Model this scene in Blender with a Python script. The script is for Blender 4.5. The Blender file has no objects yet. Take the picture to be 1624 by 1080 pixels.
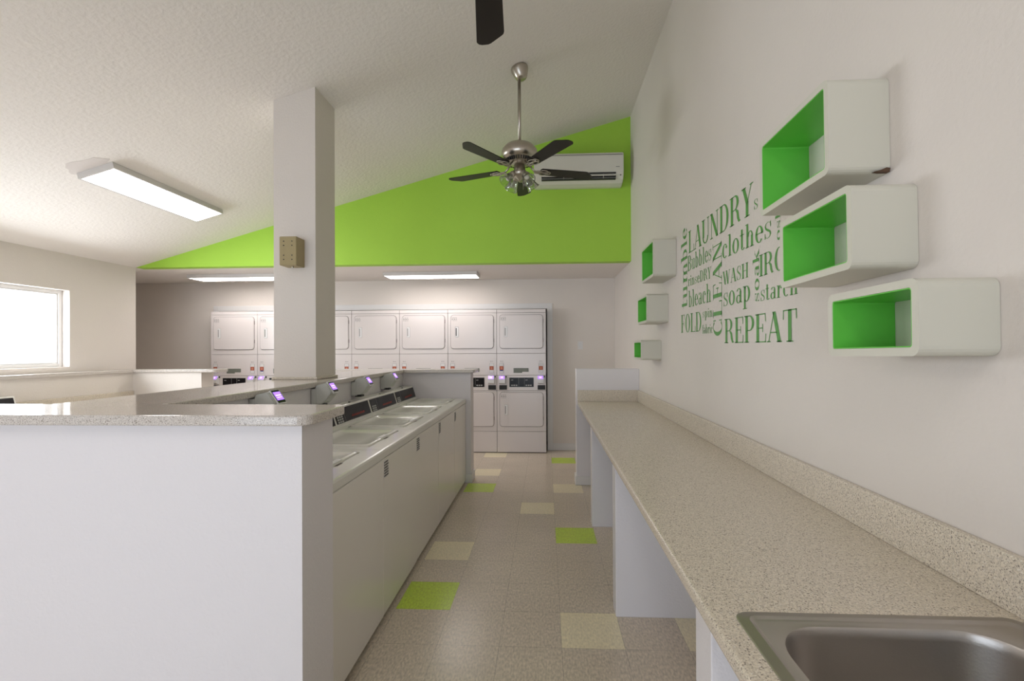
import bpy, bmesh, math, random
from mathutils import Vector, Matrix
C = bpy.context.scene.collection
S = bpy.context.scene
PI = math.pi
# ------------------------------------------------------------------ camera
F_PX, PX, PY = 738.11, 829.56, 551.76
YAW, PITCH, ROLL, EYE = .0481, .0035, -.0044, 1.4438
def setup_camera():
    R0 = Vector((math.cos(YAW), math.sin(YAW), 0)); F0 = Vector((-math.sin(YAW), math.cos(YAW), 0)); Z = Vector((0, 0, 1))
    Fw = F0*math.cos(PITCH) + Z*math.sin(PITCH); U0 = Z*math.cos(PITCH) - F0*math.sin(PITCH)
    R = R0*math.cos(ROLL) + U0*math.sin(ROLL); U = U0*math.cos(ROLL) - R0*math.sin(ROLL)
    cd = bpy.data.cameras.new('camera'); cam = bpy.data.objects.new('camera', cd); C.objects.link(cam)
    m = Matrix((R, U, -Fw)).transposed().to_4x4(); m.translation = Vector((0, 0, EYE)); cam.matrix_world = m
    cd.sensor_fit = 'HORIZONTAL'; cd.sensor_width = 36; cd.lens = 36*F_PX/1624
    cd.shift_x = (812-PX)/1624; cd.shift_y = (PY-540)/1624; cd.clip_start = .02
    S.camera = cam
setup_camera()
# ------------------------------------------------------------------ world, daylight, exposure
S.view_settings.view_transform = 'Standard'; S.view_settings.look = 'None'
S.view_settings.gamma = 1; S.view_settings.use_curve_mapping = False
S.view_settings.exposure = 0.90
w = bpy.data.worlds.new('world'); S.world = w; w.use_nodes = True
w.node_tree.nodes['Background'].inputs[0].default_value = (.80, .88, 1, 1)
w.node_tree.nodes['Background'].inputs[1].default_value = .95
def area(name, loc, rot, sx, sy, power, col):
    l = bpy.data.lights.new(name, 'AREA'); l.shape = 'RECTANGLE'; l.size = sx; l.size_y = sy; l.energy = power; l.color = col
    o = bpy.data.objects.new(name, l); C.objects.link(o); o.location = loc; o.rotation_euler = rot; return o
# daylight outside the two windows (left wall, wall behind the camera)
area('daylight_left', (-5.35, 3.55, 1.8), (0, -PI/2, 0), 1.1, 2.3, 72, (.90, .94, 1))
area('daylight_rear', (-1.9, -2.95, 1.2), (PI/2, 0, 0), 4.2, 2.4, 37, (.76, .85, 1))

# ------------------------------------------------------------------ materials
MATS = {}
def hexc(r, g, b):
    f = lambda c: (c/255/12.92) if c/255 <= .04045 else ((c/255+.055)/1.055)**2.4
    return (f(r), f(g), f(b), 1)
def mat(name, col, rough=.5, metal=0, bump=0, bscale=60, emit=None, estr=0, spec=.5, mottle=0, mscale=8, coat=0, bdetail=3):
    m = bpy.data.materials.new(name); m.use_nodes = True; nt = m.node_tree; b = nt.nodes['Principled BSDF']
    b.inputs['Base Color'].default_value = col; b.inputs['Roughness'].default_value = rough; b.inputs['Metallic'].default_value = metal
    b.inputs['Specular IOR Level'].default_value = spec; b.inputs['Coat Weight'].default_value = coat
    tc = nt.nodes.new('ShaderNodeTexCoord')
    if mottle:
        n = nt.nodes.new('ShaderNodeTexNoise'); n.inputs['Scale'].default_value = mscale; n.inputs['Detail'].default_value = 6
        nt.links.new(tc.outputs['Object'], n.inputs['Vector'])
        r = nt.nodes.new('ShaderNodeMapRange'); r.inputs[1].default_value = .3; r.inputs[2].default_value = .7
        r.inputs[3].default_value = 1-mottle; r.inputs[4].default_value = 1+mottle
        nt.links.new(n.outputs['Fac'], r.inputs[0])
        mx = nt.nodes.new('ShaderNodeVectorMath'); mx.operation = 'SCALE'; mx.inputs[0].default_value = col[:3]
        nt.links.new(r.outputs[0], mx.inputs['Scale']); nt.links.new(mx.outputs[0], b.inputs['Base Color'])
    if bump:
        n = nt.nodes.new('ShaderNodeTexNoise'); n.inputs['Scale'].default_value = bscale; n.inputs['Detail'].default_value = bdetail
        nt.links.new(tc.outputs['Object'], n.inputs['Vector'])
        bp = nt.nodes.new('ShaderNodeBump'); bp.inputs['Strength'].default_value = bump; bp.inputs['Distance'].default_value = .004
        nt.links.new(n.outputs['Fac'], bp.inputs['Height']); nt.links.new(bp.outputs['Normal'], b.inputs['Normal'])
    if emit:
        b.inputs['Emission Color'].default_value = emit; b.inputs['Emission Strength'].default_value = estr
    MATS[name] = m; return m
WALL = mat('wall_paint', (.75, .69, .63, 1), .6, bump=.35, bscale=70, mottle=.012, mscale=3, spec=.3)
WHITEW = mat('half_wall_paint', (.785, .75, .755, 1), .5, bump=.35, bscale=80, spec=.35)
CEIL = mat('ceiling_paint', (.86, .81, .76, 1), .75, bump=1.0, bscale=38, spec=.2, bdetail=5)
GREENW = mat('green_wall_paint', (.40, .68, .075, 1), .55, bump=.3, bscale=70, mottle=.02, mscale=2, spec=.3)
TRIM = mat('trim_paint', (.76, .74, .72, 1), .35)
APPL = mat('appliance_enamel', (.72, .665, .645, 1), .22, spec=.5)
WASHW = mat('washer_enamel', (.78, .76, .70, 1), .16, spec=.5)
WFRONT = mat('washer_front_enamel', (.88, .84, .78, 1), .2, spec=.6)
GROOVE = mat('groove_shadow_gap', (.16, .13, .12, 1), .7)
BLACKG = mat('black_glass_panel', (.012, .011, .012, 1), .2, spec=.2)
BLACKM = mat('black_matte', (.02, .02, .02, 1), .5)
TOEK = mat('toe_kick_black', (.03, .03, .03, 1), .6)
PURP = mat('purple_display', (.12, .05, .4, 1), .2, emit=(.30, .14, .95, 1), estr=1.1)
PURPL = mat('purple_display_text', (.5, .4, .9, 1), .2, emit=(.6, .5, 1, 1), estr=1.0)
READER = mat('reader_plastic', (.56, .56, .52, 1), .35)
READW = mat('white_plastic', (.74, .73, .72, 1), .3)
ORANGE = mat('sticker_orange', hexc(168, 78, 46), .5)
BLUE = mat('sticker_blue', hexc(52, 62, 120), .5)
LABELW = mat('label_white', (.72, .70, .68, 1), .5)
INK = mat('label_ink', (.10, .095, .09, 1), .6)
INKL = mat('label_ink_pale', (.33, .31, .30, 1), .6)
GREYL = mat('grey_nameplate', (.17, .18, .15, 1), .4)
STPALE = mat('sticker_pale_red', hexc(196, 128, 100), .5)
REDT = mat('red_print', hexc(150, 40, 24), .4)
PRINTG = mat('pale_print', (.45, .44, .42, 1), .4)
NICKEL = mat('brushed_nickel', (.50, .46, .40, 1), .28, metal=1)
BLADE = mat('dark_blade', (.014, .010, .008, 1), .42, spec=.3, bump=.05, bscale=20)
STEEL = mat('stainless_steel', (.46, .43, .40, 1), .36, metal=1, bump=.05, bscale=200)
TAN = mat('tan_metal_box', hexc(166, 150, 108), .5)
SHELFW = mat('shelf_white_lacquer', (.66, .64, .545, 1), .38, spec=.4)
SHELFG = mat('shelf_green_lacquer', (.15, .62, .075, 1), .35)
DECAL = mat('green_vinyl', hexc(92, 158, 78), .5)
ACW = mat('air_conditioner_plastic', (.72, .70, .62, 1), .35)
LAMPD = mat('lamp_diffuser', (.9, .9, .9, 1), .4, emit=(1, .95, .93, 1), estr=6.1)
LAMPF = mat('lamp_frame', (.66, .63, .60, 1), .4)
PATCH = mat('fresh_ceiling_paint', (.72, .66, .62, 1), .7, bump=.3, bscale=30)
BULB = mat('frosted_bulb', (.75, .72, .65, 1), .35)
DAMAGE = mat('chipped_wood', (.10, .055, .03, 1), .8)

def laminate(name, rough, k=(1, 1, 1)):
    m = bpy.data.materials.new(name); m.use_nodes = True; nt = m.node_tree; b = nt.nodes['Principled BSDF']
    N = nt.nodes.new; L = nt.links.new
    tc = N('ShaderNodeTexCoord')
    def layer(scale, a, bb, c0, c1, prev=None):
        n = N('ShaderNodeTexNoise'); n.inputs['Scale'].default_value = scale; n.inputs['Detail'].default_value = 1.5
        L(tc.outputs['Object'], n.inputs['Vector'])
        r = N('ShaderNodeMapRange'); r.inputs[1].default_value = a; r.inputs[2].default_value = bb
        L(n.outputs['Fac'], r.inputs[0])
        x = N('ShaderNodeMix'); x.data_type = 'RGBA'; L(r.outputs[0], x.inputs[0])
        if prev is None: x.inputs[6].default_value = c0
        else: L(prev, x.inputs[6])
        x.inputs[7].default_value = c1
        return x.outputs[2]
    o = layer(230, .42, .6, (.63*k[0], .555*k[1], .45*k[2], 1), (.78*k[0], .695*k[1], .57*k[2], 1))
    o = layer(300, .59, .66, None, (.24, .20, .165, 1), o)
    o = layer(290, .63, .70, None, (.85, .80, .72, 1), o)
    L(o, b.inputs['Base Color']); b.inputs['Roughness'].default_value = rough; b.inputs['Specular IOR Level'].default_value = .5
    return m
LAM = laminate('speckled_laminate', .24)
LAMC = laminate('polished_laminate_daylight_tint', .09, (.88, .91, 1.02))  # same laminate as LAM, with the bluish daylight cast put into its colour
def glass(name, tint, gloss=.1):
    m = bpy.data.materials.new(name); m.use_nodes = True; nt = m.node_tree; nt.nodes.clear()
    o = nt.nodes.new('ShaderNodeOutputMaterial'); t = nt.nodes.new('ShaderNodeBsdfTransparent'); g = nt.nodes.new('ShaderNodeBsdfGlossy')
    t.inputs[0].default_value = tint; g.inputs['Roughness'].default_value = .08; x = nt.nodes.new('ShaderNodeMixShader')
    lw = nt.nodes.new('ShaderNodeLayerWeight'); lw.inputs[0].default_value = gloss
    nt.links.new(lw.outputs['Facing'], x.inputs[0]); nt.links.new(t.outputs[0], x.inputs[1]); nt.links.new(g.outputs[0], x.inputs[2]); nt.links.new(x.outputs[0], o.inputs[0])
    return m
PANE = glass('window_glass', (.97, .98, .98, 1), .05)
CLEARG = glass('clear_shade_glass', (.86, .88, .84, 1), .45)

def tile_mat(name, col, mott, rough=.24):
    """vinyl tile: fine streaky chips, thin dark joint on the 0.3048 m grid"""
    m = bpy.data.materials.new(name); m.use_nodes = True; nt = m.node_tree; b = nt.nodes['Principled BSDF']; N = nt.nodes.new; L = nt.links.new
    tc = N('ShaderNodeTexCoord'); mp = N('ShaderNodeMapping'); mp.inputs['Scale'].default_value = (110, 45, 60); L(tc.outputs['Object'], mp.inputs[0])
    n = N('ShaderNodeTexNoise'); n.inputs['Scale'].default_value = 1; n.inputs['Detail'].default_value = 5; L(mp.outputs[0], n.inputs['Vector'])
    r = N('ShaderNodeMapRange'); r.inputs[1].default_value = .32; r.inputs[2].default_value = .68; r.inputs[3].default_value = 1-mott; r.inputs[4].default_value = 1+mott; L(n.outputs['Fac'], r.inputs[0])
    n2 = N('ShaderNodeTexNoise'); n2.inputs['Scale'].default_value = 2.2; n2.inputs['Detail'].default_value = 3; L(tc.outputs['Object'], n2.inputs['Vector'])
    r2 = N('ShaderNodeMapRange'); r2.inputs[1].default_value = .3; r2.inputs[2].default_value = .7; r2.inputs[3].default_value = .96; r2.inputs[4].default_value = 1.04; L(n2.outputs['Fac'], r2.inputs[0])
    mm = N('ShaderNodeMath'); mm.operation = 'MULTIPLY'; L(r.outputs[0], mm.inputs[0]); L(r2.outputs[0], mm.inputs[1])
    sp = N('ShaderNodeSeparateXYZ'); L(tc.outputs['Object'], sp.inputs[0])
    fs = []
    for ax, off in ((0, TX0), (1, TY0)):
        a = N('ShaderNodeMath'); a.operation = 'SUBTRACT'; L(sp.outputs[ax], a.inputs[0]); a.inputs[1].default_value = off - 100*TS
        d = N('ShaderNodeMath'); d.operation = 'DIVIDE'; L(a.outputs[0], d.inputs[0]); d.inputs[1].default_value = TS
        f = N('ShaderNodeMath'); f.operation = 'FRACT'; L(d.outputs[0], f.inputs[0])
        p = N('ShaderNodeMath'); p.operation = 'PINGPONG'; L(f.outputs[0], p.inputs[0]); p.inputs[1].default_value = .5
        fs.append(p)
    mn = N('ShaderNodeMath'); mn.operation = 'MINIMUM'; L(fs[0].outputs[0], mn.inputs[0]); L(fs[1].outputs[0], mn.inputs[1])
    jr = N('ShaderNodeMapRange'); jr.inputs[1].default_value = .0018; jr.inputs[2].default_value = .0050; jr.inputs[3].default_value = .62; jr.inputs[4].default_value = 1; L(mn.outputs[0], jr.inputs[0])
    m3 = N('ShaderNodeMath'); m3.operation = 'MULTIPLY'; L(mm.outputs[0], m3.inputs[0]); L(jr.outputs[0], m3.inputs[1])
    v = N('ShaderNodeVectorMath'); v.operation = 'SCALE'; v.inputs[0].default_value = col[:3]; L(m3.outputs[0], v.inputs['Scale'])
    L(v.outputs[0], b.inputs['Base Color']); b.inputs['Roughness'].default_value = rough
    rr = N('ShaderNodeMapRange'); rr.inputs[1].default_value = .3; rr.inputs[2].default_value = .7; rr.inputs[3].default_value = rough-.03; rr.inputs[4].default_value = rough+.03
    L(n2.outputs['Fac'], rr.inputs[0]); L(rr.outputs[0], b.inputs['Roughness'])
    bp = N('ShaderNodeBump'); bp.inputs['Strength'].default_value = .12; bp.inputs['Distance'].default_value = .002; L(n.outputs['Fac'], bp.inputs['Height']); L(bp.outputs[0], b.inputs['Normal'])
    return m
TS, TX0, TY0 = .3048, .0726, 2.2618
T_GREY = tile_mat('grey_vinyl_tile', (.68, .585, .47, 1), .20)
T_BEIGE = tile_mat('beige_vinyl_tile', (.90, .80, .57, 1), .12)
T_GREEN = tile_mat('lime_vinyl_tile', (.58, .76, .07, 1), .18)

# ------------------------------------------------------------------ mesh helpers
def NB(): return bmesh.new()
def box(bm, x0, x1, y0, y1, z0, z1, mi=0, bev=0, seg=2):
    t = bmesh.new(); bmesh.ops.create_cube(t, size=1)
    for v in t.verts:
        v.co = Vector(((x0+x1)/2+v.co.x*(x1-x0), (y0+y1)/2+v.co.y*(y1-y0), (z0+z1)/2+v.co.z*(z1-z0)))
    if bev: bmesh.ops.bevel(t, geom=t.edges[:], offset=bev, segments=seg, profile=.5, affect='EDGES')
    merge(bm, t, mi)
def merge(bm, t, mi=0, M=None):
    mp = {}
    for v in t.verts: mp[v] = bm.verts.new(M @ v.co if M else v.co)
    for f in t.faces:
        try:
            n = bm.faces.new([mp[v] for v in f.verts]); n.material_index = mi if mi is not None else f.material_index; n.smooth = f.smooth
        except ValueError: pass
    t.free()
def prism(bm, poly, axis, a0, a1, mi=0):
    """poly = 2-D outline; axis 'x' -> (y,z), 'y' -> (x,z), 'z' -> (x,y)"""
    def P(p, a): return {'x': (a, p[0], p[1]), 'y': (p[0], a, p[1]), 'z': (p[0], p[1], a)}[axis]
    A = [bm.verts.new(P(p, a0)) for p in poly]; B = [bm.verts.new(P(p, a1)) for p in poly]
    fs = [bm.faces.new(A), bm.faces.new(B)]
    n = len(poly)
    for i in range(n): fs.append(bm.faces.new((A[i], A[(i+1) % n], B[(i+1) % n], B[i])))
    for f in fs: f.material_index = mi
def lathe(bm, prof, seg=32, cx=0, cy=0, mi=0, M=None):
    rings = []
    for r, z in prof:
        ring = []
        for i in range(seg):
            a = 2*PI*i/seg; v = Vector((cx+r*math.cos(a), cy+r*math.sin(a), z)); ring.append(bm.verts.new(M @ v if M else v))
        rings.append(ring)
    for k in range(len(rings)-1):
        for i in range(seg):
            f = bm.faces.new((rings[k][i], rings[k][(i+1) % seg], rings[k+1][(i+1) % seg], rings[k+1][i])); f.smooth = True; f.material_index = mi
def tube(bm, pts, r, seg=10, mi=0, closed=False):
    pts = [Vector(p) for p in pts]; rings = []; n = len(pts)
    for i, p in enumerate(pts):
        a = pts[(i-1) % n] if (closed or i > 0) else p; b = pts[(i+1) % n] if (closed or i < n-1) else p
        t = (b-a).normalized(); u = t.cross(Vector((0, 0, 1)));
        if u.length < .05: u = t.cross(Vector((1, 0, 0)))
        u.normalize(); v = t.cross(u)
        rings.append([bm.verts.new(p + r*(math.cos(2*PI*k/seg)*u + math.sin(2*PI*k/seg)*v)) for k in range(seg)])
    m = n if closed else n-1
    for i in range(m):
        for k in range(seg):
            f = bm.faces.new((rings[i][k], rings[i][(k+1) % seg], rings[(i+1) % n][(k+1) % seg], rings[(i+1) % n][k])); f.smooth = True; f.material_index = mi
    if not closed:
        for e in (0, -1):
            f = bm.faces.new(rings[e]); f.material_index = mi
def rrect(x0, x1, y0, y1, r, n=5):
    o = []
    for cx, cy, a in ((x1-r, y1-r, 0), (x0+r, y1-r, 90), (x0+r, y0+r, 180), (x1-r, y0+r, 270)):
        for i in range(n+1):
            t = math.radians(a+90*i/n); o.append((cx+r*math.cos(t), cy+r*math.sin(t)))
    return o
def obj(name, bm, mats, parent=None, loc=None):
    bmesh.ops.recalc_face_normals(bm, faces=bm.faces[:])
    me = bpy.data.meshes.new(name); bm.to_mesh(me); bm.free()
    for m in (mats if isinstance(mats, (list, tuple)) else [mats]): me.materials.append(m)
    o = bpy.data.objects.new(name, me); C.objects.link(o)
    if parent: o.parent = parent
    if loc: o.location = loc
    return o
def tag(o, label=None, cat=None, group=None, kind=None):
    if label: o['label'] = label
    if cat: o['category'] = cat
    if group: o['group'] = group
    if kind: o['kind'] = kind
    return o
def thing(name, label, cat, loc=(0, 0, 0), rot=(0, 0, 0), group=None):
    o = bpy.data.objects.new(name, None); C.objects.link(o); o.location = loc; o.rotation_euler = rot
    o.empty_display_size = .1
    return tag(o, label, cat, group)
def struct(name, bm, mats, parent=None):
    o = obj(name, bm, mats, parent)
    if not parent: o['kind'] = 'structure'
    return o
def dup(root, loc, label, rot=None, group=None):
    r = root.copy(); C.objects.link(r); r.location = loc; r['label'] = label
    if rot: r.rotation_euler = rot
    if group: r['group'] = group
    for ch in list(root.children):
        c = ch.copy(); C.objects.link(c); c.parent = r
        for g in list(ch.children):
            d = g.copy(); C.objects.link(d); d.parent = c
    return r

# ------------------------------------------------------------------ room shell
XR, XL, YG, YB, ZS = .99, -4.96, 5.41, 6.69, 2.457
XA, YR, T = -6.75, -2.6, .15           # alcove left end, rear wall, wall thickness
SL = (4.126-2.457)/(XR-XL)
def cz(x): return ZS + (x-XL)*SL
# floor: one face per tile so that the coloured tiles lie exactly on the grid
ACC = {(0, 0): 1, (2, 0): 1, (0, 4): 2, (-1, 6): 1, (0, 8): 1, (0, 12): 2, (-3, 10): 1, (-3, 8): 2, (-3, 3): 1, (-3, 1): 2, (-3, 13): 1,
       (-2, -4): 2, (1, -6): 1, (-6, -3): 1, (-9, 0): 2, (-11, 4): 1, (-10, 8): 2, (-13, 6): 1, (-9, 11): 1, (-14, -2): 2, (-8, -9): 2, (-12, -7): 1, (0, -10): 1, (-4, -12): 2, (-12, 12): 2}
bm = NB(); vv = {}
def fv(i, j):
    if (i, j) not in vv: vv[i, j] = bm.verts.new((TX0+TS*i, TY0+TS*j, 0))
    return vv[i, j]
for i in range(-23, 4):
    for j in range(-17, 18):
        f = bm.faces.new((fv(i, j), fv(i+1, j), fv(i+1, j+1), fv(i, j+1))); f.material_index = ACC.get((i, j), 0)
struct('floor', bm, [T_GREY, T_BEIGE, T_GREEN])
bm = NB(); box(bm, XR, XR+T, YR-T, YB+T, 0, 4.4); struct('wall_right', bm, WALL)
# left wall with window opening
WY0, WY1, WZ0, WZ1 = 2.45, 4.623, 1.285, 2.08
bm = NB()
for y0, y1, z0, z1 in ((YR, WY0, 0, 2.52), (WY1, YG, 0, 2.52), (WY0, WY1, 0, WZ0), (WY0, WY1, WZ1, 2.52)):
    box(bm, XL-T, XL, y0, y1, z0, z1)
struct('wall_left', bm, WALL)
bm = NB()   # rear wall behind the camera with a wide window
RX0, RX1, RZ0, RZ1 = -4.0, .2, .08, 2.35
for x0, x1, z0, z1 in ((XL-T, RX0, 0, 4.4), (RX1, XR+T, 0, 4.4), (RX0, RX1, 0, RZ0), (RX0, RX1, RZ1, 4.4)):
    box(bm, x0, x1, YR-T, YR, z0, z1)
struct('wall_rear', bm, WALL)
bm = NB(); prism(bm, [(XL-T, cz(XL-T)), (XR+T, cz(XR+T)), (XR+T, cz(XR+T)+.15), (XL-T, cz(XL-T)+.15)], 'y', YR-T, YG+.12)
struct('ceiling', bm, CEIL)
bm = NB(); prism(bm, [(XL-T, ZS), (XR, ZS), (XR, cz(XR)), (XL, cz(XL)), (XL-T, ZS+.0005)], 'y', YG, YG+.12)
struct('wall_green', bm, GREENW)
bm = NB(); box(bm, XA-T, XR, YG+.001, YB+T, ZS+.0005, ZS+.12); struct('ceiling_alcove', bm, CEIL)
bm = NB(); box(bm, XA, XL-T, YG-T, YG, 0, ZS); box(bm, XA-T, XA, YG-T, YB+T, 0, ZS); struct('wall_alcove_left', bm, WALL)
DX1, DW, DY, DTOP = .0082, .6896, 6.487, 2.0069
DX0 = DX1-7*DW
bm = NB()     # alcove back wall with the opening the dryers stand in
for x0, x1, z0, z1 in ((XA, DX0-.02, 0, ZS), (DX1+.02, XR, 0, ZS), (DX0-.02, DX1+.02, DTOP+.03, ZS)):
    box(bm, x0, x1, YB, YB+T, z0, z1)
for x0, x1, y0, y1, z0, z1 in ((DX0-.1, DX1+.1, 7.35, 7.45, 0, DTOP+.1), (DX0-.12, DX0-.02, YB+T, 7.35, 0, DTOP+.1), (DX1+.02, DX1+.12, YB+T, 7.35, 0, DTOP+.1), (DX0-.12, DX1+.12, YB+T, 7.45, DTOP+.03, DTOP+.13)):
    box(bm, x0, x1, y0, y1, z0, z1)
struct('wall_back', bm, WALL)
bm = NB(); FT = .075
for x0, x1, z0, z1 in ((DX0-.02-FT, DX0-.015, 0, DTOP+.025+FT), (DX1+.015, DX1+.02+FT, 0, DTOP+.025+FT), (DX0-.015, DX1+.015, DTOP+.02, DTOP+.025+FT)):
    box(bm, x0, x1, YB-.018, YB+.002, z0, z1, bev=.003)
struct('trim_1', bm, TRIM)
bm = NB(); box(bm, DX1+.02+FT, XR, YB-.014, YB+.002, 0, .10, bev=.004); box(bm, XA, DX0-.02-FT, YB-.014, YB+.002, 0, .10, bev=.004); struct('baseboard_back', bm, TRIM)
bm = NB(); box(bm, XR-.014, XR+.002, 5.125, YB-.015, 0, .10, bev=.004); struct('baseboard_right', bm, TRIM)

# window in the left wall: frame, pane, mullion
win = thing('window_1', None, None, (XL-.11, 0, 0)); win['kind'] = 'structure'
bm = NB(); fw = .034
for y0, y1, z0, z1 in ((WY0, WY0+fw, WZ0, WZ1), (WY1-fw, WY1, WZ0, WZ1), (WY0+fw, WY1-fw, WZ0, WZ0+fw), (WY0+fw, WY1-fw, WZ1-fw, WZ1), ((WY0+WY1)/2-.02, (WY0+WY1)/2+.02, WZ0+fw, WZ1-fw)):
    box(bm, -.03, .03, y0, y1, z0, z1, bev=.004)
for y0, y1, z0, z1 in (((WY0+WY1)/2+.02, (WY0+WY1)/2+.045, WZ0+fw, WZ1-fw), (WY1-fw-.014, WY1-fw, WZ0+fw, WZ1-fw), ((WY0+WY1)/2+.045, WY1-fw-.014, WZ0+fw, WZ0+fw+.014), ((WY0+WY1)/2+.045, WY1-fw-.014, WZ1-fw-.014, WZ1-fw)):
    box(bm, -.012, .02, y0, y1, z0, z1, bev=.003)
obj('window_frame', bm, TRIM, win)
bm = NB(); box(bm, -.004, 0, WY0+fw*.7, WY1-fw*.7, WZ0+fw*.7, WZ1-fw*.7); obj('window_pane', bm, PANE, win)
win = thing('window_2', None, None, (0, YR-.09, 0)); win['kind'] = 'structure'
bm = NB()
for x0, x1, z0, z1 in ((RX0, RX0+.05, RZ0, RZ1), (RX1-.05, RX1, RZ0, RZ1), (RX0, RX1, RZ0, RZ0+.05), (RX0, RX1, RZ1-.05, RZ1), (-2.65, -2.6, RZ0, RZ1), (-1.25, -1.2, RZ0, RZ1)):
    box(bm, x0, x1, -.03, .03, z0, z1)
obj('window_frame', bm, TRIM, win)
bm = NB(); box(bm, RX0+.03, RX1-.03, -.004, 0, RZ0+.03, RZ1-.03); obj('window_pane', bm, PANE, win)

# ------------------------------------------------------------------ half walls and their laminate caps
CAPZ, CT = 1.231, .036
IX1, IX0 = -.815, -2.74       # island end walls: right and left ends
SP0, SP1 = -1.98, -1.56       # spine faces
bm = NB(); zc = CAPZ-CT
box(bm, IX0, IX1, 1.52, 1.745, 0, zc); struct('wall_island_front', bm, WHITEW)
bm = NB(); box(bm, SP0, SP1, 1.7455, 5.0295, 0, zc); struct('wall_island_spine', bm, WHITEW)
bm = NB(); box(bm, IX0, IX1, 5.03, 5.22, 0, zc); struct('wall_island_end', bm, WHITEW)
bm = NB(); box(bm, IX1-.12, IX1+.013, 5.017, 5.233, 0, .095, bev=.004); struct('baseboard_island', bm, TRIM)
def rounded_outline(pts, rad, n=6):
    out = []; N_ = len(pts)
    for i, p in enumerate(pts):
        p = Vector(p); a = Vector(pts[i-1]); b = Vector(pts[(i+1) % N_]); r = rad[i]
        if not r: out.append(tuple(p)); continue
        u = (a-p).normalized(); v = (b-p).normalized(); c = p + u*r + v*r
        for k in range(n+1):
            t = PI/2*k/n; out.append(tuple(c - v*r*math.cos(t) - u*r*math.sin(t)))
    return out
def slab(bm, outline, z0, z1, bev=.006):
    t = bmesh.new(); prism(t, outline, 'z', z0, z1); bmesh.ops.recalc_face_normals(t, faces=t.faces[:])
    es = [e for e in t.edges if abs(e.verts[0].co.z-e.verts[1].co.z) < 1e-6]
    bmesh.ops.bevel(t, geom=es, offset=bev, segments=3, profile=.5, affect='EDGES'); merge(bm, t)
bm = NB(); o_ = .028
cap = [(IX0-.03, 1.482), (-.775, 1.482), (-.775, 1.80), (SP1+o_, 1.80), (SP1+o_, 4.97), (-.76, 4.97), (-.76, 5.26), (IX0-.03, 5.26), (IX0-.03, 4.97), (SP0-o_, 4.97), (SP0-o_, 1.80), (IX0-.03, 1.80)]
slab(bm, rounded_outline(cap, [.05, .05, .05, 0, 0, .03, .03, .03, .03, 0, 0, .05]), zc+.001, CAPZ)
tag(obj('laminate_cap', bm, LAMC), 'speckled beige laminate cap, greyed for daylight, running along the central island half wall', 'counter')
# stub wall at the far end of the right-hand counter
bm = NB(); box(bm, .325, XR, 4.985, 5.12, 0, 1.235, bev=.004); struct('wall_stub', bm, WHITEW)
bm = NB(); box(bm, .311, .56, 4.972, 5.133, 0, .095, bev=.004); struct('baseboard_stub', bm, TRIM)
# low wall below the window and its short return
bm = NB(); prism(bm, [(XL, -1.0), (-4.815, -1.0), (-4.815, 5.21), (-3.985, 5.21), (-3.985, 5.409), (XL, 5.409)], 'z', 0, zc); struct('wall_low_left', bm, WALL)
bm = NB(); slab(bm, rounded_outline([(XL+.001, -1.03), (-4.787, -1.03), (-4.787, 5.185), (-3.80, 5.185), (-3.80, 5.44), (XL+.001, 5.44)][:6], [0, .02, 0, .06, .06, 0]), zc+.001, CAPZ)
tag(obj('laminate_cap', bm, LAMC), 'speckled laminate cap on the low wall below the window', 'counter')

# ------------------------------------------------------------------ column with collar and tan box
COX0, COX1, COY0, COY1 = -1.994, -1.679, 3.33, 3.645
col = thing('column', 'square white column rising from the island half wall to the sloped ceiling', 'column', ((COX0+COX1)/2, (COY0+COY1)/2, CAPZ))
hx = (COX1-COX0)/2; hy = (COY1-COY0)/2
bm = NB()
b = [bm.verts.new((sx*hx, sy*hy, 0)) for sx, sy in ((-1, -1), (1, -1), (1, 1), (-1, 1))]
t_ = [bm.verts.new((sx*hx, sy*hy, cz(col.location.x+sx*hx)-CAPZ+.001)) for sx, sy in ((-1, -1), (1, -1), (1, 1), (-1, 1))]
bm.faces.new(b[::-1]); bm.faces.new(t_)
for i in range(4): bm.faces.new((b[i], b[(i+1) % 4], t_[(i+1) % 4], t_[i]))
obj('shaft', bm, WALL, col)
bm = NB(); box(bm, -hx-.012, hx+.016, -hy-.014, hy+.014, .0005, .018, bev=.004); obj('collar', bm, LAM, col)
bx = thing('metal_box', 'small tan metal box with screw holes mounted on the column', 'box', (-1.822, COY0, 2.15))
bm = NB(); prism(bm, [(-.062, -.10), (.062, -.10), (.062, .104), (-.062, .104)], 'y', -.116, 0)
t = bm; bmesh.ops.bevel(t, geom=t.edges[:], offset=.003, segments=2, affect='EDGES'); obj('housing', bm, TAN, bx)
for sx in (-1, 1):
    for z in (-.06, -.03, .04, .07):
        bm = NB(); lathe(bm, [(0, 0), (.0042, 0), (.0042, .002), (0, .002)], 10, M=Matrix.Translation((sx*.03, -.1165, z)) @ Matrix.Rotation(PI/2, 4, 'X'))
        obj('screw_hole', bm, BLACKM, bx)
bm = NB(); lathe(bm, [(0, -.012), (.006, -.010), (.007, 0), (0, 0)], 12, M=Matrix.Translation((.005, -.06, -.10))); obj('lock_screw', bm, NICKEL, bx)

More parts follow.
